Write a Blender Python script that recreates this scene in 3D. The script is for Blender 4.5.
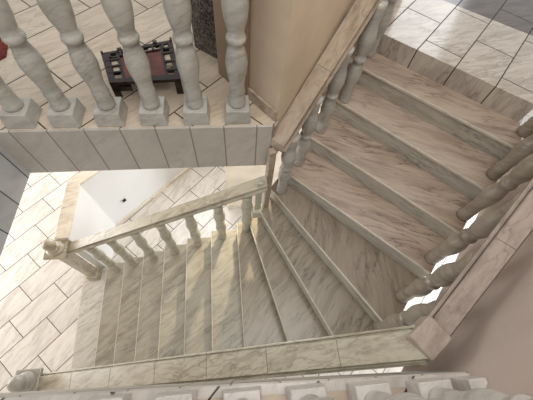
import bpy, bmesh, math, random
from mathutils import Vector, Matrix
random.seed(7)
for o in list(bpy.data.objects): bpy.data.objects.remove(o)
scene = bpy.context.scene
COL = scene.collection

# ------------------------------------------------------------------ camera
cam_d = bpy.data.cameras.new('camera'); cam = bpy.data.objects.new('camera', cam_d); COL.objects.link(cam)
AX = ((0.99438141, -0.0440672, 0.09624803), (-0.08416017, -0.88060947, 0.46630894), (0.064208, -0.4717892, -0.87937039))
M = Matrix(((AX[0][0], -AX[0][1], -AX[0][2], 0), (AX[1][0], -AX[1][1], -AX[1][2], 0), (AX[2][0], -AX[2][1], -AX[2][2], 4.25), (0, 0, 0, 1)))
cam.matrix_world = M
cam_d.sensor_width = 36; cam_d.lens = 315 / 533 * 36; cam_d.clip_start = 0.02
scene.camera = cam

# ------------------------------------------------------------------ world and lights
w = bpy.data.worlds.new('world'); scene.world = w; w.use_nodes = True
bg = w.node_tree.nodes['Background']; bg.inputs[0].default_value = (0.98, 0.99, 0.98, 1); bg.inputs[1].default_value = 0.66

def area(name, loc, target, size, energy, color=(1, 1, 1), sy=None):
    d = bpy.data.lights.new(name, 'AREA'); d.energy = energy; d.color = color; d.size = size
    if sy: d.shape = 'RECTANGLE'; d.size_y = sy
    o = bpy.data.objects.new(name, d); COL.objects.link(o); o.location = loc
    o.rotation_euler = (Vector(target) - Vector(loc)).to_track_quat('-Z', 'Y').to_euler(); return o
area('hall_window_light', (-5.2, 1.6, 1.5), (-1.5, 1.2, 0.0), 3.0, 105, (1.0, 0.98, 0.96), 2.0)
area('hall_back_light', (-0.9, 5.4, 1.7), (-1.2, 1.8, 0.2), 3.0, 100, (0.95, 0.98, 1.0), 1.6)
area('hall_right_light', (4.6, 0.4, 1.5), (2.0, 0.4, 0.0), 1.8, 150, (0.93, 0.97, 1.0), 1.6)
area('hall_fill_light', (-0.75, 2.9, 2.25), (-0.75, 2.9, 0), 1.2, 26, (0.93, 0.97, 1.0))  # unseen fill under the slab, added to brighten the hall floor
area('landing_window_light', (3.0, 5.7, 4.7), (1.5, 2.4, 2.7), 2.4, 34, (0.93, 0.97, 1.0), 1.4)
area('overhead_fill_light', (0.9, 0.1, 6.8), (0.5, 0.9, 0), 2.2, 95, (1.0, 0.97, 0.92))  # soft overhead fill added out of view to even out the upper walls
def point(name, loc, energy, color, r=.05):
    d = bpy.data.lights.new(name, 'POINT'); d.energy = energy; d.color = color; d.shadow_soft_size = r
    o = bpy.data.objects.new(name, d); COL.objects.link(o); o.location = loc
sd = bpy.data.lights.new('soffit_spot_light', 'SPOT'); sd.energy = 90; sd.color = (1.0, 0.88, 0.66); sd.spot_size = math.radians(48); sd.spot_blend = .8; sd.shadow_soft_size = .03
so_ = bpy.data.objects.new('soffit_spot_light', sd); COL.objects.link(so_); so_.location = (0.25, 2.05, 2.2)
so_.rotation_euler = (Vector((-.02, 1.12, 1.3)) - Vector(so_.location)).to_track_quat('-Z', 'Y').to_euler()

scene.view_settings.view_transform = 'Standard'; scene.view_settings.look = 'None'
scene.view_settings.gamma = 1; scene.view_settings.use_curve_mapping = False
scene.view_settings.exposure = 0.2

# ------------------------------------------------------------------ materials
def lin(c):
    return tuple(((v / 255) / 12.92 if v / 255 <= .04045 else ((v / 255 + .055) / 1.055) ** 2.4) for v in c) + (1,)
class NT:
    def __init__(s, name):
        s.m = bpy.data.materials.new(name); s.m.use_nodes = True; s.t = s.m.node_tree; s.b = s.t.nodes['Principled BSDF']
    def n(s, typ, **k):
        x = s.t.nodes.new(typ)
        for a, v in k.items():
            if a.startswith('i_'): x.inputs[a[2:].replace('_', ' ')].default_value = v
            else: setattr(x, a, v)
        return x
    def l(s, a, b): s.t.links.new(a, b)
    def math(s, op, a, b=None):
        x = s.n('ShaderNodeMath', operation=op)
        for i, v in enumerate((a, b)):
            if v is None: continue
            if isinstance(v, (int, float)): x.inputs[i].default_value = v
            else: s.l(v, x.inputs[i])
        return x.outputs[0]
    def mix(s, f, a, b, mode='MIX'):
        x = s.n('ShaderNodeMix', data_type='RGBA', blend_type=mode)
        for i, v in ((0, f), (6, a), (7, b)):
            if isinstance(v, (int, float)): x.inputs[i].default_value = v
            elif isinstance(v, tuple): x.inputs[i].default_value = v
            else: s.l(v, x.inputs[i])
        return x.outputs[2]
    def ramp(s, f, stops):
        x = s.n('ShaderNodeValToRGB'); e = x.color_ramp.elements
        while len(e) < len(stops): e.new(.5)
        for q, (p, c) in zip(e, stops): q.position = p; q.color = c
        s.l(f, x.inputs[0]); return x.outputs[0]

def marble(name, light, mid, dark, ang=0, stretch=(1.0, 6.0, 1.0), scale=2.2, rough=.25, vein=.6, tile=None, grout=(60, 52, 46), zrot=None, spec=.5):
    """veined marble; tile = (kind, angle, offset_u, offset_v, width, row) lays it as jointed tiles"""
    t = NT(name)
    tc = t.n('ShaderNodeTexCoord'); oi = t.n('ShaderNodeObjectInfo')
    W = t.math('MULTIPLY', oi.outputs['Random'], 13.0)
    fac = None
    if tile:
        kind, ta, ou, ov, bw, rh = tile
        mp = t.n('ShaderNodeMapping'); mp.inputs['Rotation'].default_value = (0, 0, -math.radians(ta)); mp.inputs['Location'].default_value = (ou, ov, 0)
        if kind == 'xz':
            sp = t.n('ShaderNodeSeparateXYZ'); cb = t.n('ShaderNodeCombineXYZ'); t.l(tc.outputs['Object'], sp.inputs[0])
            t.l(sp.outputs[0], cb.inputs[0]); t.l(sp.outputs[2], cb.inputs[1]); t.l(cb.outputs[0], mp.inputs[0])
        elif kind == 'yz':
            sp = t.n('ShaderNodeSeparateXYZ'); cb = t.n('ShaderNodeCombineXYZ'); t.l(tc.outputs['Object'], sp.inputs[0])
            t.l(sp.outputs[1], cb.inputs[0]); t.l(sp.outputs[2], cb.inputs[1]); t.l(cb.outputs[0], mp.inputs[0])
        else: t.l(tc.outputs['Object'], mp.inputs[0])
        br = t.n('ShaderNodeTexBrick', offset=.5, offset_frequency=2, squash=1.0)
        br.inputs['Scale'].default_value = 1; br.inputs['Mortar Size'].default_value = .0045; br.inputs['Mortar Smooth'].default_value = .1
        br.inputs['Brick Width'].default_value = bw; br.inputs['Row Height'].default_value = rh
        br.inputs['Color1'].default_value = (0, 0, 0, 1); br.inputs['Color2'].default_value = (1, 1, 1, 1); br.inputs['Bias'].default_value = 0
        t.l(mp.outputs[0], br.inputs[0]); fac = br.outputs['Fac']
        W = t.math('ADD', W, t.math('MULTIPLY', br.outputs['Color'], 9.0))
    m1 = t.n('ShaderNodeMapping'); m1.inputs['Rotation'].default_value = (0, 0, -math.radians(ang)) if zrot is None else zrot
    t.l(tc.outputs['Object'], m1.inputs[0])
    wob = t.n('ShaderNodeTexNoise', noise_dimensions='4D'); wob.inputs['Scale'].default_value = 2.6; wob.inputs['Detail'].default_value = 2
    t.l(m1.outputs[0], wob.inputs[0]); t.l(W, wob.inputs['W'])
    add = t.n('ShaderNodeVectorMath', operation='MULTIPLY_ADD'); t.l(wob.outputs['Color'], add.inputs[0]); add.inputs[1].default_value = (.13, .13, .13); t.l(m1.outputs[0], add.inputs[2])
    m2 = t.n('ShaderNodeMapping'); m2.inputs['Scale'].default_value = stretch; t.l(add.outputs[0], m2.inputs[0])
    n1 = t.n('ShaderNodeTexNoise', noise_dimensions='4D'); n1.inputs['Scale'].default_value = scale; n1.inputs['Detail'].default_value = 6; n1.inputs['Roughness'].default_value = .62
    t.l(m2.outputs[0], n1.inputs[0]); t.l(W, n1.inputs['W'])
    base = t.ramp(n1.outputs[0], [(.30, lin(mid)), (.47, lin(light)), (.62, lin(mid)), (.78, lin(light))])
    n2 = t.n('ShaderNodeTexNoise', noise_dimensions='4D'); n2.inputs['Scale'].default_value = scale * 1.5; n2.inputs['Detail'].default_value = 5; n2.inputs['Roughness'].default_value = .55
    t.l(m2.outputs[0], n2.inputs[0]); t.l(t.math('ADD', W, 3.3), n2.inputs['W'])
    k = t.math('ABSOLUTE', t.math('SUBTRACT', n2.outputs[0], .5))
    pt = t.n('ShaderNodeTexNoise', noise_dimensions='4D'); pt.inputs['Scale'].default_value = 3.0; pt.inputs['Detail'].default_value = 2; t.l(m1.outputs[0], pt.inputs[0]); t.l(W, pt.inputs['W'])
    patch = t.ramp(pt.outputs[0], [(.38, (.15, .15, .15, 1)), (.62, (1, 1, 1, 1))])
    v = t.ramp(k, [(0.0, (1, 1, 1, 1)), (.018, (.3, .3, .3, 1)), (.06, (0, 0, 0, 1))])
    v = t.math('MULTIPLY', v, patch)
    col = t.mix(t.math('MULTIPLY', v, vein), base, lin(dark))
    if tile:
        tint = t.math('ADD', t.math('MULTIPLY', br.outputs['Color'], .12), .92)
        col = t.mix(1.0, col, tint, 'MULTIPLY')
        col = t.mix(fac, col, lin(grout))
        rr = t.math('ADD', t.math('MULTIPLY', fac, .6), rough); t.l(rr, t.b.inputs['Roughness'])
        bp = t.n('ShaderNodeBump'); bp.inputs['Strength'].default_value = .25; bp.inputs['Distance'].default_value = .004; bp.invert = True
        t.l(fac, bp.inputs['Height']); t.l(bp.outputs[0], t.b.inputs['Normal'])
    else:
        t.b.inputs['Roughness'].default_value = rough
    t.l(col, t.b.inputs['Base Color']); t.b.inputs['Specular IOR Level'].default_value = spec
    return t.m

def plaster(name, c, rough=.85, var=.05, scale=3):
    t = NT(name); tc = t.n('ShaderNodeTexCoord'); n = t.n('ShaderNodeTexNoise'); n.inputs['Scale'].default_value = scale; n.inputs['Detail'].default_value = 6
    t.l(tc.outputs['Object'], n.inputs[0])
    a = tuple(min(255, v * (1 + var)) for v in c); b = tuple(v * (1 - var) for v in c)
    t.l(t.ramp(n.outputs[0], [(.3, lin(b)), (.7, lin(a))]), t.b.inputs['Base Color']); t.b.inputs['Roughness'].default_value = rough
    f = t.n('ShaderNodeTexNoise'); f.inputs['Scale'].default_value = 90; f.inputs['Detail'].default_value = 3; t.l(tc.outputs['Object'], f.inputs[0])
    bp = t.n('ShaderNodeBump'); bp.inputs['Strength'].default_value = .12; bp.inputs['Distance'].default_value = .002; t.l(f.outputs[0], bp.inputs['Height']); t.l(bp.outputs[0], t.b.inputs['Normal'])
    return t.m

def speckle(name, a, b, scale=60, rough=.25):
    t = NT(name); tc = t.n('ShaderNodeTexCoord'); n = t.n('ShaderNodeTexNoise'); n.inputs['Scale'].default_value = scale; n.inputs['Detail'].default_value = 4
    t.l(tc.outputs['Object'], n.inputs[0]); t.l(t.ramp(n.outputs[0], [(.44, lin(a)), (.58, lin(b))]), t.b.inputs['Base Color']); t.b.inputs['Roughness'].default_value = rough
    return t.m

def flat(name, c, rough=.5, metal=0):
    t = NT(name); t.b.inputs['Base Color'].default_value = lin(c); t.b.inputs['Roughness'].default_value = rough; t.b.inputs['Metallic'].default_value = metal
    return t.m

A = 45.8
M_GROUND = marble('ground_tile_marble', (226, 220, 212), (206, 199, 190), (158, 150, 142), 60, (1, 5, 1), 2.0, .22, .5, ('xy', A, 1.11, -2.235, .60, .297), (66, 58, 52))
M_UPPER = marble('upper_tile_marble', (204, 188, 168), (188, 171, 151), (140, 122, 104), 35, (1, 5, 1), 2.0, .22, .6, ('xy', A, -.80, -2.54, .60, .313), (58, 48, 40))
M_LAND = marble('landing_tile_marble', (200, 190, 178), (174, 163, 151), (118, 102, 88), 12, (1, 5, 1), 2.4, .14, .7, ('xy', A + .7, -2.37, -.06, .60, .313), (50, 42, 36))
M_LAND_SHADE = marble('shade_toned_landing_marble', (108, 100, 96), (88, 80, 77), (60, 54, 52), 12, (1, 5, 1), 2.4, .18, .5, ('xy', A + .7, -2.37, -.06, .60, .313), (34, 30, 28))  # landing marble with the dark shade on the glossy floor put into its colour
M_TREAD_LOW = marble('olive_grey_tread_marble', (174, 168, 153), (152, 146, 131), (92, 85, 76), 34, (1, 5.5, 1), 2.3, .28, .75)
M_TREAD_FIRST = marble('light_first_tread_marble', (204, 200, 190), (186, 181, 170), (132, 126, 116), 34, (1, 5.5, 1), 2.3, .24, .6)
M_TREAD_STEEP = marble('grey_winder_marble', (160, 150, 134), (138, 127, 112), (80, 70, 62), 50, (1, 5.5, 1), 2.2, .28, .75)
M_TREAD_VERT = marble('brown_winder_marble', (156, 143, 128), (136, 122, 108), (82, 70, 62), 84, (1, 6, 1), 2.0, .28, .8)
M_TREAD_UP = marble('pinkish_tread_marble', (188, 170, 154), (162, 144, 129), (98, 82, 72), -24, (.8, 5, 1), 2.0, .22, .75)
M_RISER = marble('grey_riser_marble', (186, 180, 168), (164, 158, 146), (100, 92, 86), 0, (1.2, 1.2, 7), 2.4, .25, .7, zrot=(.25, -.25, 0))
M_NOSE_GLINT = marble('nosing_highlight_marble', (206, 200, 184), (190, 182, 166), (150, 140, 126), 10, (1, 3, 3), 3, .3, .3)  # pale colour paints the light caught by the polished tread edges
M_NEAR = marble('light_grey_floor_marble', (204, 196, 188), (186, 178, 170), (140, 130, 124), 60, (1, 4, 1), 2.4, .25, .4, ('xy', A, -.80, -2.54, .60, .313), (84, 76, 70))
M_NEARB = marble('white_grey_baluster_marble', (214, 208, 202), (194, 188, 182), (150, 142, 136), 30, (1, 1, 4), 3.4, .3, .4, zrot=(.5, .4, 0))
M_RAIL = marble('cream_rail_marble', (190, 182, 163), (162, 152, 133), (104, 92, 76), 12, (1, 5, 2), 3.4, .25, .6)
M_RAIL_W = marble('warm_rail_marble', (176, 160, 142), (150, 133, 116), (96, 80, 68), 47, (1.2, 5, 2), 3.2, .28, .65)
M_RAIL_R = marble('rosy_rail_marble', (182, 168, 158), (158, 144, 134), (110, 92, 84), 47, (1.2, 4, 2), 3.0, .25, .5)
M_BAL = marble('grey_baluster_marble', (182, 178, 170), (160, 156, 148), (116, 108, 98), 30, (1, 1, 4), 3.4, .3, .45, zrot=(.5, .4, 0))
M_BAL_C = marble('cream_baluster_marble', (198, 194, 178), (174, 169, 152), (120, 108, 84), 30, (1, 1, 4), 3.4, .3, .5, zrot=(.5, .4, 0))
M_BAL_B = marble('brown_grey_baluster_marble', (160, 150, 136), (138, 127, 114), (98, 86, 76), 30, (1, 1, 4), 3.4, .3, .5, zrot=(.5, .4, 0))
M_FASC = marble('grey_fascia_marble', (190, 183, 174), (176, 169, 160), (126, 116, 108), 50, (1, 1, 3), 1.6, .4, .25, ('xz', 0, 1.2, -2.2, .208, .6), (138, 128, 118), zrot=(0, .8, 0))
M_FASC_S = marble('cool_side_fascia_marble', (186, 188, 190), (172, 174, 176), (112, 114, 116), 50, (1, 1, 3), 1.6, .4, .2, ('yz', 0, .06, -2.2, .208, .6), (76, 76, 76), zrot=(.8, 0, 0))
M_STEPWALL = plaster('beige_plaster', (204, 184, 160))
M_PINKWALL = plaster('pinkish_beige_plaster', (196, 180, 170), .8, .03, 4)
M_WHITE = plaster('white_plaster', (236, 236, 236), .8, .01)
M_TAN = plaster('tan_plaster', (232, 220, 204))
M_CEIL = plaster('off_white_underside', (225, 222, 214))
M_STRIP = plaster('brown_strip_plaster', (150, 128, 106), .6, .06)
M_BASEB = marble('baseboard_marble', (188, 172, 154), (160, 144, 126), (100, 84, 72), 10, (1, 3, 3), 3, .3, .7)
M_COPE = marble('coping_marble', (232, 224, 208), (214, 202, 184), (170, 152, 134), 10, (1, 3.5, 1), 3, .35, .6)
M_GRANITE = speckle('dark_speckled_granite', (52, 48, 44), (104, 98, 90))
M_WOOD = speckle('dark_carved_wood', (30, 18, 14), (46, 28, 22), 18, .35)
M_PANEL = speckle('reddish_polished_wood', (84, 34, 24), (112, 52, 36), 9, .12)
M_INLAY = flat('cream_inlay', (205, 190, 165), .4)
M_RUGD = speckle('dark_red_wool', (84, 22, 20), (110, 40, 30), 40, .95)
M_RUGP = flat('ochre_wool', (150, 96, 60), .95)
M_PLATE = flat('white_plastic', (228, 228, 226), .4)
M_BLACK = flat('black_plastic', (22, 22, 24), .4)

# ------------------------------------------------------------------ helpers
def obj(name, bm, mat, parent=None, bevel=0, smooth=False, seg=2):
    bmesh.ops.recalc_face_normals(bm, faces=bm.faces)
    me = bpy.data.meshes.new(name); bm.to_mesh(me); bm.free(); me.materials.append(mat)
    if smooth:
        for p in me.polygons: p.use_smooth = True
    o = bpy.data.objects.new(name, me); COL.objects.link(o)
    if parent: o.parent = parent
    if bevel:
        md = o.modifiers.new('bevel', 'BEVEL'); md.width = bevel; md.segments = seg; md.limit_method = 'ANGLE'; md.angle_limit = math.radians(40)
    return o
def empty(name, loc, label, cat, group=None, rz=0):
    o = bpy.data.objects.new(name, None); COL.objects.link(o); o.location = loc; o.rotation_euler = (0, 0, rz); o.empty_display_size = .1
    o['label'] = label; o['category'] = cat
    if group: o['group'] = group
    return o
def tag(o, label, cat, group=None):
    o['label'] = label; o['category'] = cat
    if group: o['group'] = group
    return o
def struct(o, label=None):
    o['kind'] = 'structure'
    if label: o['label'] = label
    return o
def prism(bm, pts, z0, z1):
    a = [bm.verts.new((p[0], p[1], z0)) for p in pts]; b = [bm.verts.new((p[0], p[1], z1)) for p in pts]; n = len(pts)
    bm.faces.new(a[::-1]); bm.faces.new(b)
    for i in range(n): bm.faces.new((a[i], a[(i + 1) % n], b[(i + 1) % n], b[i]))
    return bm
def box(bm, c, s, rz=0, taper=1.0):
    r = Matrix.Rotation(rz, 3, 'Z'); P = []
    for sz in (-1, 1):
        k = taper if sz > 0 else 1
        for sx, sy in ((-1, -1), (1, -1), (1, 1), (-1, 1)):
            P.append(bm.verts.new(Vector(c) + r @ Vector((sx * s[0] / 2 * k, sy * s[1] / 2 * k, sz * s[2] / 2))))
    for f in ((3, 2, 1, 0), (4, 5, 6, 7), (0, 1, 5, 4), (1, 2, 6, 5), (2, 3, 7, 6), (3, 0, 4, 7)): bm.faces.new([P[i] for i in f])
    return bm
def lathe(bm, c, prof, n=24):
    rings = []
    for h, r in prof:
        rings.append([bm.verts.new((c[0] + r * math.cos(2 * math.pi * i / n), c[1] + r * math.sin(2 * math.pi * i / n), c[2] + h)) for i in range(n)])
    for a, b in zip(rings, rings[1:]):
        for i in range(n): bm.faces.new((a[i], a[(i + 1) % n], b[(i + 1) % n], b[i]))
    bm.faces.new(rings[0][::-1]); bm.faces.new(rings[-1]); return bm
B = bmesh.new
def V2(x, y): return Vector((x, y))

# ------------------------------------------------------------------ key lines of the plan (metres, ground floor z = 0)
R = .17; U = 2.72; S0 = 2.30
D = V2(.65, .76).normalized()            # direction of the upper flight
IN0 = V2(.31, 1.40); OUT0 = V2(1.09, .16); DO = V2(.678, .735).normalized()
NI = {1: (-1.95, 1.29), 2: (-1.61, 1.29), 3: (-1.345, 1.29), 4: (-1.08, 1.29), 5: (-.81, 1.29), 6: (-.54, 1.29), 7: (-.27, 1.29), 8: (.0, 1.29), 9: (.095, 1.29), 10: (.19, 1.29),
      11: (.30, 1.38), 12: (.377, 1.478), 13: (.585, 1.722), 14: (.798, 1.97), 15: (.969, 2.17), 16: (1.13, 2.37)}
NO = {1: (-1.88, 0), 2: (-1.58, 0), 3: (-1.325, 0), 4: (-1.065, 0), 5: (-.80, 0), 6: (-.53, 0), 7: (-.26, 0), 8: (.02, 0), 9: (.405, 0), 10: (.765, 0),
      11: (1.073, .142), 12: (1.402, .498), 13: (1.618, .733), 14: (1.834, .966), 15: (2.053, 1.204), 16: (2.165, 1.485)}
WN = V2(.735, -.678).normalized(); WD = V2(.678, .735).normalized(); W0 = V2(1.0, -.1)
WA = V2(.28, 1.38); WF = V2(-.06, 1.825); WE = WA + D * 2.2; WL = V2(-.76, .65)

# ------------------------------------------------------------------ setting
bm = B(); prism(bm, [(-6, -3), (6, -3), (6, 6), (-6, 6)], -.12, 0)
struct(obj('floor', bm, M_GROUND))
# upper storey floor slab: a ring around the stair well
near = lambda x: -.059 - .041 * x
bm = B(); prism(bm, [(-4.5, -2.5), (3.2, -2.5), (3.2, near(3.2)), (1.35, near(1.35)), (.99, near(.99)), (-1.49, near(-1.49)), (-4.5, near(-4.5))], S0, U)
struct(obj('floor', bm, M_UPPER))
bm = B(); prism(bm, [(-1.49, near(-1.49)), (-1.49, near(-1.49) - .04), (.985, near(.985) - .04), (.985, near(.985))], U, U + .004)
struct(obj('trim_7', bm, M_NEAR))
bm = B(); prism(bm, [(-4.5, near(-4.5)), (-1.49, near(-1.49)), (-1.44, 1.35), (-1.44, 5), (-4.5, 5)], S0, U)
struct(obj('floor', bm, M_UPPER))
LI = V2(*NI[16])
bm = B(); prism(bm, [(-1.44, 1.35), (.25, 1.35), tuple(WA), tuple(WA + D * 1.25), (.6, 5), (-1.44, 5)], S0, U)
struct(obj('floor', bm, M_UPPER))
P16a = V2(*NI[16]); P16b = V2(*NO[16])
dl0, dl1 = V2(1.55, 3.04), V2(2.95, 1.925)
bm = B(); prism(bm, [tuple(P16a), tuple(P16b), tuple(P16b + DO * .72), tuple(dl1), tuple(dl0), (1.1, 2.55)], S0, U)
struct(obj('floor', bm, M_LAND))
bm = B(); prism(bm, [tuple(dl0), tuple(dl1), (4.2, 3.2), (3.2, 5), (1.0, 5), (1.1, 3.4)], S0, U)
struct(obj('floor', bm, M_LAND_SHADE))  # shaded end of the landing, its darkness painted as a separate floor piece
bm = B(); prism(bm, [tuple(WA + D * 1.25), (1.1, 2.55), tuple(dl0), (1.1, 3.4), (1.0, 5), (.6, 5)], S0, U)
struct(obj('floor', bm, M_LAND))
# fascias of the well
bm = B(); box(bm, (-.597, 1.343, 2.507), (1.70, .018, .43)); struct(obj('trim_1', bm, M_FASC, bevel=.003))
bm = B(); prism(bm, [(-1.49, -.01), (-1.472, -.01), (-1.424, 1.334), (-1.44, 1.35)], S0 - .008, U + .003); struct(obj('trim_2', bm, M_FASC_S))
bm = B(); prism(bm, [(-1.49, near(-1.49)), (.99, near(.99)), (.99, near(.99) + .006), (-1.49, near(-1.49) + .006)], S0, U); struct(obj('trim_3', bm, M_FASC))
n3 = V2(-WL.y, WL.x)
bm = B(); prism(bm, [(.255, 1.335), (.272, 1.34), (.30, 1.385), (.28, 1.395)], S0 - .008, U); struct(obj('trim_4', bm, M_RAIL_W))

# wedge of beige wall between the stair and the upper floor
bm = B(); prism(bm, [tuple(WA), tuple(WE), tuple(WE + WL * .12), (.24, 1.58), (.03, 1.91), tuple(WF)], U, 5.4)
struct(obj('wall_stair', bm, M_STEPWALL))
fd = (WF - WA).normalized(); fn = V2(-fd.y, fd.x)
if fn.x > 0: fn = -fn
a = WA + fd * .005; b = WA + fd * .27
bm = B(); prism(bm, [tuple(a), tuple(b), tuple(b + fn * .016), tuple(a + fn * .016)], U, U + .085); struct(obj('baseboard_stair', bm, M_BASEB, bevel=.003))
a = WA + fd * .27; b = WF + fd * .01
bm = B(); prism(bm, [tuple(a), tuple(b), tuple(b + fn * .02), tuple(a + fn * .02)], U, 5.4); struct(obj('trim_5', bm, M_STRIP, bevel=.004))  # darker brown strip standing slightly proud of the wall
# right wall of the upper storey
a = W0 - WD * 2.2; b = W0 + WD * 2.6
bm = B(); prism(bm, [tuple(a), tuple(b), tuple(b + WN * .15), tuple(a + WN * .15)], 2.02, 5.4); struct(obj('wall_right', bm, M_PINKWALL))
# ground storey walls seen through the well
HB0 = V2(-1.70, 1.94); hb = V2(.42, .40).normalized(); hn = V2(-hb.y, hb.x)
bm = B(); e = HB0 + hb * 2.2
prism(bm, [(-1.695, 1.30), (-1.80, 1.30), (-1.80, 1.98), tuple(e + hn * .12), tuple(e), tuple(HB0)], 0, 1.15)
struct(obj('wall_hall', bm, M_WHITE))
bm = B(); prism(bm, [(-1.685, 1.30), (-1.82, 1.30), (-1.825, 1.985), tuple(e + hn * .14), tuple(e - hn * .015), (-1.69, 1.925)], 1.15, 1.18)
struct(obj('trim_6', bm, M_COPE, bevel=.006))
bm = B(); prism(bm, [tuple(HB0 - hn * .001), tuple(e - hn * .001), tuple(e - hn * .016), tuple(HB0 - hn * .016 + hb * .01)], 0, .075); struct(obj('baseboard_hall', bm, M_COPE, bevel=.003))
bm = B(); prism(bm, [(-.12, 2.15), (.75, 2.15), (1.1, 2.6), (1.1, 3.4), (-.12, 3.4)], 0, S0); struct(obj('wall_back', bm, M_TAN))
bm = B(); prism(bm, [(-.13, 2.14), (.75, 2.14), (.75, 2.15), (-.12, 2.15), (-.12, 3.4), (-.13, 3.4)], 0, .075); struct(obj('baseboard_back', bm, M_COPE))

# ------------------------------------------------------------------ the stair
stair = empty('staircase', (-.6, .65, 0), 'veined marble staircase winding up from the hall floor to the tiled landing', 'staircase')
def sub(name, bm, mat, parent, **k):
    o = obj(name, bm, mat, None, **k); o.parent = parent; o.matrix_parent_inverse = Matrix.Translation(-parent.location); return o
def shift(p, q, d):
    """line p-q moved by d to its left-hand normal side"""
    t = (q - p).normalized(); n = V2(-t.y, t.x); return p + n * d, q + n * d
def corners(k):
    ext = []
    if k == 10: ext = [V2(.94, 0)]
    return ext
body = B()
for k in range(1, 16):
    a, b = V2(*NI[k]), V2(*NO[k]); c, d = V2(*NO[k + 1]), V2(*NI[k + 1])
    # nosing to the left when going inner -> outer; uphill side is to the left of a->b
    c2, d2 = c, d
    u = ((c + d) / 2 - (a + b) / 2).normalized()
    c2 = c + u * .03; d2 = d + u * .03
    if k >= 11: c2 = c + DO * .03; d2 = d + D * .03
    ins = []
    if k == 10: ins_i = [V2(.24, 1.31)]
    else: ins_i = []
    poly = [a, b] + corners(k) + [c2, d2] + ins_i
    mat = M_TREAD_FIRST if k == 1 else M_TREAD_LOW if k < 8 else M_TREAD_STEEP if k < 11 else M_TREAD_VERT if k == 11 else M_TREAD_UP
    bm = B(); prism(bm, [tuple(p) for p in poly], R * k - .035, R * k)
    sub('tread', bm, mat, stair, bevel=.007, seg=3)
for k in range(1, 16):
    a, b = V2(*NI[k]), V2(*NO[k]); c, d = V2(*NO[k + 1]), V2(*NI[k + 1])
    t = (b - a).normalized(); n = V2(-t.y, t.x)
    if n.dot((c + d) / 2 - (a + b) / 2) < 0: n = -n
    bm = B(); q = [a - n * .004, b - n * .004, b + n * .004, a + n * .004]
    prism(bm, [tuple(p) for p in q], R * k - .02, R * k + .001); sub('nosing_highlight', bm, M_NOSE_GLINT, stair, bevel=.003)  # thin pale strip added as a painted highlight along the tread edge
for k in range(1, 17):
    a, b = V2(*NI[k]), V2(*NO[k])
    u = (V2(*NO[k - 1]) + V2(*NI[k - 1]) - a - b) if k > 1 else V2(-1, 0)
    t = (b - a).normalized(); n = V2(-t.y, t.x)
    if n.dot(u) > 0: n = -n            # n points uphill
    g = .010
    a1, b1 = a + n * g, b + n * g; a2, b2 = a + n * (g + .02), b + n * (g + .02)
    bm = B(); top = R * k - (.035 if k < 16 else .0)
    if k == 16: a1, b1, a2, b2 = a - n * .012, b - n * .012, a - n * .0005, b - n * .0005
    prism(bm, [tuple(p) for p in (a1, b1, b2, a2)], R * (k - 1), top)
    sub('riser', bm, M_RISER if k < 16 else M_LAND, stair)
    if k < 16:
        c, d = V2(*NO[k + 1]), V2(*NI[k + 1]); m = ((a + b + c + d) / 4)
        poly = [a2, b2] + corners(k) + [c, d]
        poly = [p + (m - p).normalized() * .012 for p in poly]
        prism(body, [tuple(p) for p in poly], max(0.0, R * k - .34), R * k - .036)
sub('stair_body', body, M_CEIL, stair)

# ------------------------------------------------------------------ balustrades
PROF0 = [(0, .040), (.010, .043), (.03, .043), (.045, .037), (.06, .041), (.075, .036), (.09, .041), (.11, .038), (.14, .036), (.18, .040), (.22, .047), (.27, .051), (.31, .047), (.35, .038), (.378, .033),
        (.384, .040), (.40, .044), (.416, .040), (.422, .033), (.45, .038), (.49, .047), (.54, .053), (.59, .050), (.63, .043), (.67, .036), (.69, .040), (.705, .036), (.72, .041), (.735, .037), (.77, .042), (.80, .044)]
def prof(h, fat): return [(a * h / .8, r * fat) for a, r in PROF]
PROF = [(a, r_ * 1.17) for a, r_ in PROF0]
bal_mesh = {}
def baluster(parent, x, y, z, top, mat, plinth=0, fat=1.0, rz=0):
    """thing > baluster > plinth; top is the underside of the rail there"""
    h = round(top - z - plinth, 2); key = (h, mat.name, fat)
    if key not in bal_mesh:
        bm = B(); lathe(bm, (0, 0, 0), prof(h, fat)); bmesh.ops.recalc_face_normals(bm, faces=bm.faces)
        me = bpy.data.meshes.new('baluster'); bm.to_mesh(me); bm.free(); me.materials.append(mat)
        for p in me.polygons: p.use_smooth = True
        bal_mesh[key] = me
    o = bpy.data.objects.new('baluster', bal_mesh[key]); COL.objects.link(o); o.parent = parent
    o.location = Vector((x, y, z + plinth)) - parent.location; o.rotation_euler = (0, 0, rz)
    if plinth:
        if ('pl', mat.name) not in bal_mesh:
            bm = B(); box(bm, (0, 0, -.05), (.16, .16, .10), 0, .88); bmesh.ops.recalc_face_normals(bm, faces=bm.faces)
            me = bpy.data.meshes.new('plinth'); bm.to_mesh(me); bm.free(); me.materials.append(mat); bal_mesh[('pl', mat.name)] = me
        p = bpy.data.objects.new('plinth', bal_mesh[('pl', mat.name)]); COL.objects.link(p); p.parent = o; p.location = (0, 0, 0)
        md = p.modifiers.new('bevel', 'BEVEL'); md.width = .004; md.segments = 2
    return o
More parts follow.
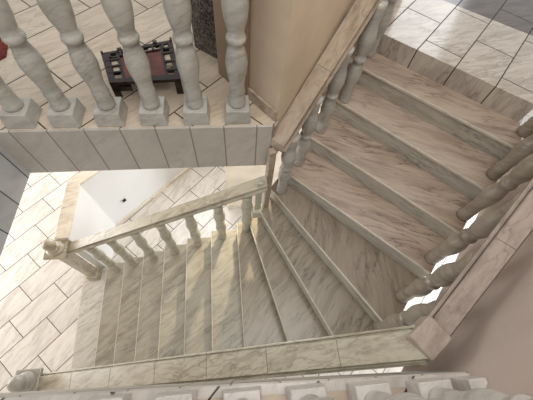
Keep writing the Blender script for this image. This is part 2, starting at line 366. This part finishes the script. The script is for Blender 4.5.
def rail(parent, pts, width, mat, height=.075, joint=.62):
    """moulded handrail whose top runs through pts; laid in pieces with thin joints; ends cut plumb"""
    bm = B(); h = height; w_ = width / 2
    half = [(.62, -h), (.64, -h * .8), (.84, -h * .72), (1.0, -h * .62), (1.0, -h * .42), (.94, -h * .36), (.88, -h * .18), (.86, -h * .18), (.845, -h * .42), (.775, -h * .42), (.76, -h * .12), (.72, 0)]
    sec = [(-a_ * w_, b_) for a_, b_ in half] + [(a_ * w_, b_) for a_, b_ in half[::-1]]
    for p, q in zip(pts, pts[1:]):
        p, q = Vector(p), Vector(q); L = (q - p).length; n = max(1, round(L / joint)); t2 = (q - p).to_2d().normalized(); side = Vector((t2.y, -t2.x, 0))
        for i in range(n):
            g = .0012 / L
            a = p.lerp(q, i / n + (g if i else 0)); b = p.lerp(q, (i + 1) / n - (g if i < n - 1 else 0)); r0, r1 = [], []
            for s, z in sec:
                r0.append(bm.verts.new(a + side * s + Vector((0, 0, z)))); r1.append(bm.verts.new(b + side * s + Vector((0, 0, z))))
            m = len(sec); bm.faces.new(r0); bm.faces.new(r1[::-1])
            for j in range(m): bm.faces.new((r0[j], r0[(j + 1) % m], r1[(j + 1) % m], r1[j]))
    return sub('handrail', bm, mat, parent, bevel=.0015, seg=1)
def newel(parent, x, y, z0, z1, mat, cap=.2, shaft=.125, ball=.06, rz=0):
    bm = B(); box(bm, (x, y, (z0 + z1) / 2), (shaft, shaft, z1 - z0), rz)
    box(bm, (x, y, z0 + .06), (shaft + .04, shaft + .04, .12), rz)
    post = sub('newel_post', bm, mat, parent, bevel=.006)
    bm = B(); box(bm, (x, y, z1 + .012), (cap * .86, cap * .86, .024), rz); box(bm, (x, y, z1 + .045), (cap, cap, .042), rz)
    c = obj('newel_cap', bm, mat, post, bevel=.008); 
    bm = B(); k = ball
    pr = [(0, k * 1.35), (.012, k * 1.4), (.022, k * 1.3), (.026, k * .95), (.036, k * .9), (.044, k * 1.02), (.052, k * .98), (.056, k * .7), (.066, k * .6)]
    for i in range(1, 12):
        an = -math.pi / 2 + .62 + (math.pi - .62) * i / 12; pr.append((.066 + k * .82 + k * math.sin(an), k * math.cos(an)))
    pr.append((.066 + k * 1.82, .002))
    lathe(bm, (x, y, z1 + .066), pr, 28); obj('finial', bm, mat, c, smooth=True)
    return post
railz = lambda x: 1.10 + .572 * (x + 1.72)

# lower inner flight
t = empty('balustrade', (-.8, 1.22, 0), 'cream marble stair balustrade rising from the ball-topped newel to the inner corner', 'balustrade')
zt = lambda x: 1.10 + .575 * (x + 1.70)
rail(t, [(-1.74, 1.235, zt(-1.74)), (.24, 1.25, zt(.24))], .13, M_RAIL, height=.095)
for k, x in ((2, -1.48), (3, -1.23), (4, -.96), (5, -.69), (6, -.42), (7, -.155), (8, .09)):
    baluster(t, x, 1.205 + (.02 if k > 5 else 0), R * k, zt(x) - .088, M_BAL_C, fat=.86)
newel(t, -1.80, 1.205, .17, 1.08, M_RAIL, cap=.20, shaft=.10)
bm = B(); box(bm, (.175, 1.215, 1.75), (.075, .075, .11)); box(bm, (.185, 1.235, 1.98), (.05, .05, .5)); sub('end_post', bm, M_BAL_C, t, bevel=.005)

# upper inner flight
t = empty('balustrade', (.7, 1.7, 0), 'warm brown-grey marble stair balustrade climbing beside the beige wall', 'balustrade')
pa = V2(.288, 1.305); pb = V2(.843, 1.905); du = (pb - pa).normalized()
zi = lambda p: 2.60 + (3.18 - 2.575) / (pb - pa).length * ((V2(*p) - pa).dot(du))
pe = pa + du * 1.75
rail(t, [(pa.x, pa.y, 2.60), (pe.x, pe.y, zi(tuple(pe)))], .152, M_RAIL_W)
for k, (x, y) in ((11, (.40, 1.35)), (12, (.55, 1.52)), (13, (.74, 1.73)), (14, (.93, 1.90)), (15, (1.17, 2.24))):
    q = pa + du * ((V2(x, y) - pa).dot(du))
    baluster(t, x, y, R * k, zi((x, y)) - .068, M_BAL, fat=.92)
bm = B(); box(bm, (.262, 1.30, 2.06), (.05, .05, .92), .3); sub('end_post', bm, M_RAIL_W, t, bevel=.004)

# outer flights
t = empty('balustrade', (-.5, .04, 0), 'pale greenish marble stair balustrade along the near side, ending in a domed newel', 'balustrade')
zo = lambda x: 1.13 + .585 * (x + 1.72)
rail(t, [(-1.70, .022, zo(-1.70)), (.87, .034, zo(.87))], .178, M_RAIL, height=.085, joint=.45)
for k, x in ((2, -1.46), (3, -1.2), (4, -.94), (5, -.67), (6, -.4), (7, -.13), (8, .15), (9, .45)):
    baluster(t, x, .055, R * k, zo(x) - .078, M_BAL)
newel(t, -1.77, .05, .17, 1.10, M_BAL, cap=.20)
# corner post
q = V2(.905, .058)
rzc = math.radians(33)
bm = B(); box(bm, (q.x - .03, q.y - .045, 2.07), (.11, .11, 1.0), rzc)
post = sub('newel_post', bm, M_BAL_B, t, bevel=.005)
bm = B(); box(bm, (q.x, q.y, 2.61), (.17, .15, .10), rzc, .93); obj('newel_cap', bm, M_RAIL_R, post, bevel=.008)

t = empty('balustrade', (1.5, .7, 0), 'rosy marble stair balustrade climbing in front of the pinkish wall', 'balustrade')
oa = V2(.965, .075); ob = oa + DO * .656
od = (ob - oa).normalized(); zr = lambda s: 2.62 + .565 * s
oe = oa + od * 1.9
rail(t, [(oa.x, oa.y, zr(0)), (oe.x, oe.y, zr(1.9))], .135, M_RAIL_R, height=.085)
for k, (x, y) in ((10, (1.04, .21)), (11, (1.19, .41)), (12, (1.42, .63)), (13, (1.67, .89)), (14, (1.89, 1.13)), (15, (2.12, 1.38))):
    q_ = oa + od * (V2(x, y) - oa).dot(od); x, y = V2(x, y).lerp(q_, .6); baluster(t, x, y, R * k, zr((q_ - oa).dot(od)) - .078, M_BAL_B)

# upper floor balustrade, far side of the well
t = empty('balustrade', (-.6, 1.43, U), 'pale grey marble balustrade on square plinths along the far floor edge', 'balustrade')
for x in (.035, -.22, -.475, -.73, -.985, -1.24):
    baluster(t, x, 1.437, U, U + .97, M_BAL, .10)
rail(t, [(-1.44, 1.437, U + 1.04), (.2, 1.437, U + 1.04)], .13, M_RAIL)
# near balustrade below the viewer
t = empty('balustrade', (0, -.17, U), 'white-grey marble balustrade on square plinths along the near floor edge', 'balustrade')
for x in (-.53, -.27, -.01, .25, .51, .77):
    baluster(t, x, near(x) - .088, U, U + .97, M_NEARB, .10)
rail(t, [(-1.4, near(-1.4) - .13, U + 1.04), (.82, near(.82) - .13, U + 1.04)], .12, M_RAIL)
bm = B(); box(bm, (.935, near(.935) - .075, U + .065), (.085, .13, .13), 0, .92); sub('wall_plinth', bm, M_NEARB, t, bevel=.004)

# ------------------------------------------------------------------ granite pillar behind the brown strip
bm = B(); prism(bm, [(-.25, 2.10), (-.05, 1.935), (.12, 2.13), (-.08, 2.30)], U, 4.6)
tag(obj('granite_pillar', bm, M_GRANITE, bevel=.004), 'dark speckled granite pillar standing on the upper floor behind the brown strip', 'pillar')

# ------------------------------------------------------------------ low carved tray table
c = [V2(-.825, 1.87), V2(-.385, 2.01), V2(-.31, 1.63), V2(-.735, 1.60)]
cx = sum((p.x for p in c)) / 4; cy = sum((p.y for p in c)) / 4
tb = empty('tray_table', (cx, cy, U), 'low dark carved wooden tray table with reddish glossy top, behind the plinths', 'table')
zt_ = U + .12
def lerp(a, b, t): return a + (b - a) * t
def quad(u0, u1, v0, v1):
    f = lambda u, v: lerp(lerp(c[0], c[1], u), lerp(c[3], c[2], u), v)
    return [tuple(f(u0, v0)), tuple(f(u1, v0)), tuple(f(u1, v1)), tuple(f(u0, v1))]
bm = B()
for q in (quad(0, 1, 0, .07), quad(0, 1, .88, 1), quad(0, .09, 0, 1), quad(.93, 1, 0, 1), quad(0, 1, .17, .21), quad(.19, .23, .1, 1), quad(.80, .84, .1, .95)): prism(bm, q, zt_ - .02, zt_ + random.uniform(.001, .004))
for i in range(6): prism(bm, quad(.09 + i * .15, .12 + i * .15, .03, .2), zt_ - .018, zt_ + .006)
for i in range(3): prism(bm, quad(.02, .22, .26 + i * .2, .30 + i * .2), zt_ - .018, zt_ + .005)
for i in range(3): prism(bm, quad(.82, .98, .30 + i * .22, .34 + i * .22), zt_ - .018, zt_ + .005)
for u in (0, .25, .5, .75, 1): prism(bm, quad(max(0, u - .03), min(1, u + .03), -.05, .02), zt_ - .02, zt_ + .008)
sub('frame', bm, M_WOOD, tb)
bm = B(); prism(bm, quad(.23, .80, .21, .88), zt_ - .018, zt_ - .004); sub('top_panel', bm, M_PANEL, tb)
for q in (quad(.10, .18, .22, .40), quad(.10, .18, .5, .68), quad(.85, .92, .34, .6), quad(.64, .74, .08, .16), quad(.84, .92, .08, .16), quad(.30, .38, .08, .16)):
    bm = B(); prism(bm, q, zt_ - .016, zt_ - .008); sub('inlay_panel', bm, M_INLAY, tb)
for u, v in ((.05, .04), (.95, .04), (.05, .95), (.95, .95)):
    bm = B(); prism(bm, quad(max(0, u - .05), min(1, u + .05), max(0, v - .05), min(1, v + .05)), U, zt_ - .02); sub('leg', bm, M_WOOD, tb)
bm = B(); prism(bm, quad(.0, .28, .94, 1.0), U + .05, U + .085); sub('stretcher', bm, M_WOOD, tb)

# rug corner at the left
bm = B(); prism(bm, [(-1.50, 1.99), (-1.55, 1.93), (-1.95, 2.25), (-1.75, 2.6), (-1.60, 2.5)], U, U + .012)
rg = tag(obj('rug', bm, M_RUGD, bevel=.003), 'dark red patterned rug whose corner shows at the left edge', 'rug')
for i in range(14):
    bm = B(); x = -1.60 + random.uniform(-.08, .05); y = 2.10 + random.uniform(-.08, .12); box(bm, (x, y, U + .0128), (.016, .012, .0016), .7)
    obj('woven_motif', bm, M_RUGP, rg)

# socket on the white hall wall
n = Vector((.69, -.725, 0)); ps = V2(-1.70, 1.94) + hb * .28
sk = V2(*ps)
bm = B(); box(bm, (sk.x + .69 * .006, sk.y - .725 * .006, .42), (.085, .012, .085), math.atan2(hb.y, hb.x))
so = tag(obj('wall_socket', bm, M_PLATE, bevel=.003), 'small white electric socket with black insert on the white half wall', 'socket')
bm = B(); box(bm, (sk.x + .69 * .016, sk.y - .725 * .016, .42), (.045, .014, .05), math.atan2(hb.y, hb.x)); obj('insert', bm, M_BLACK, so)
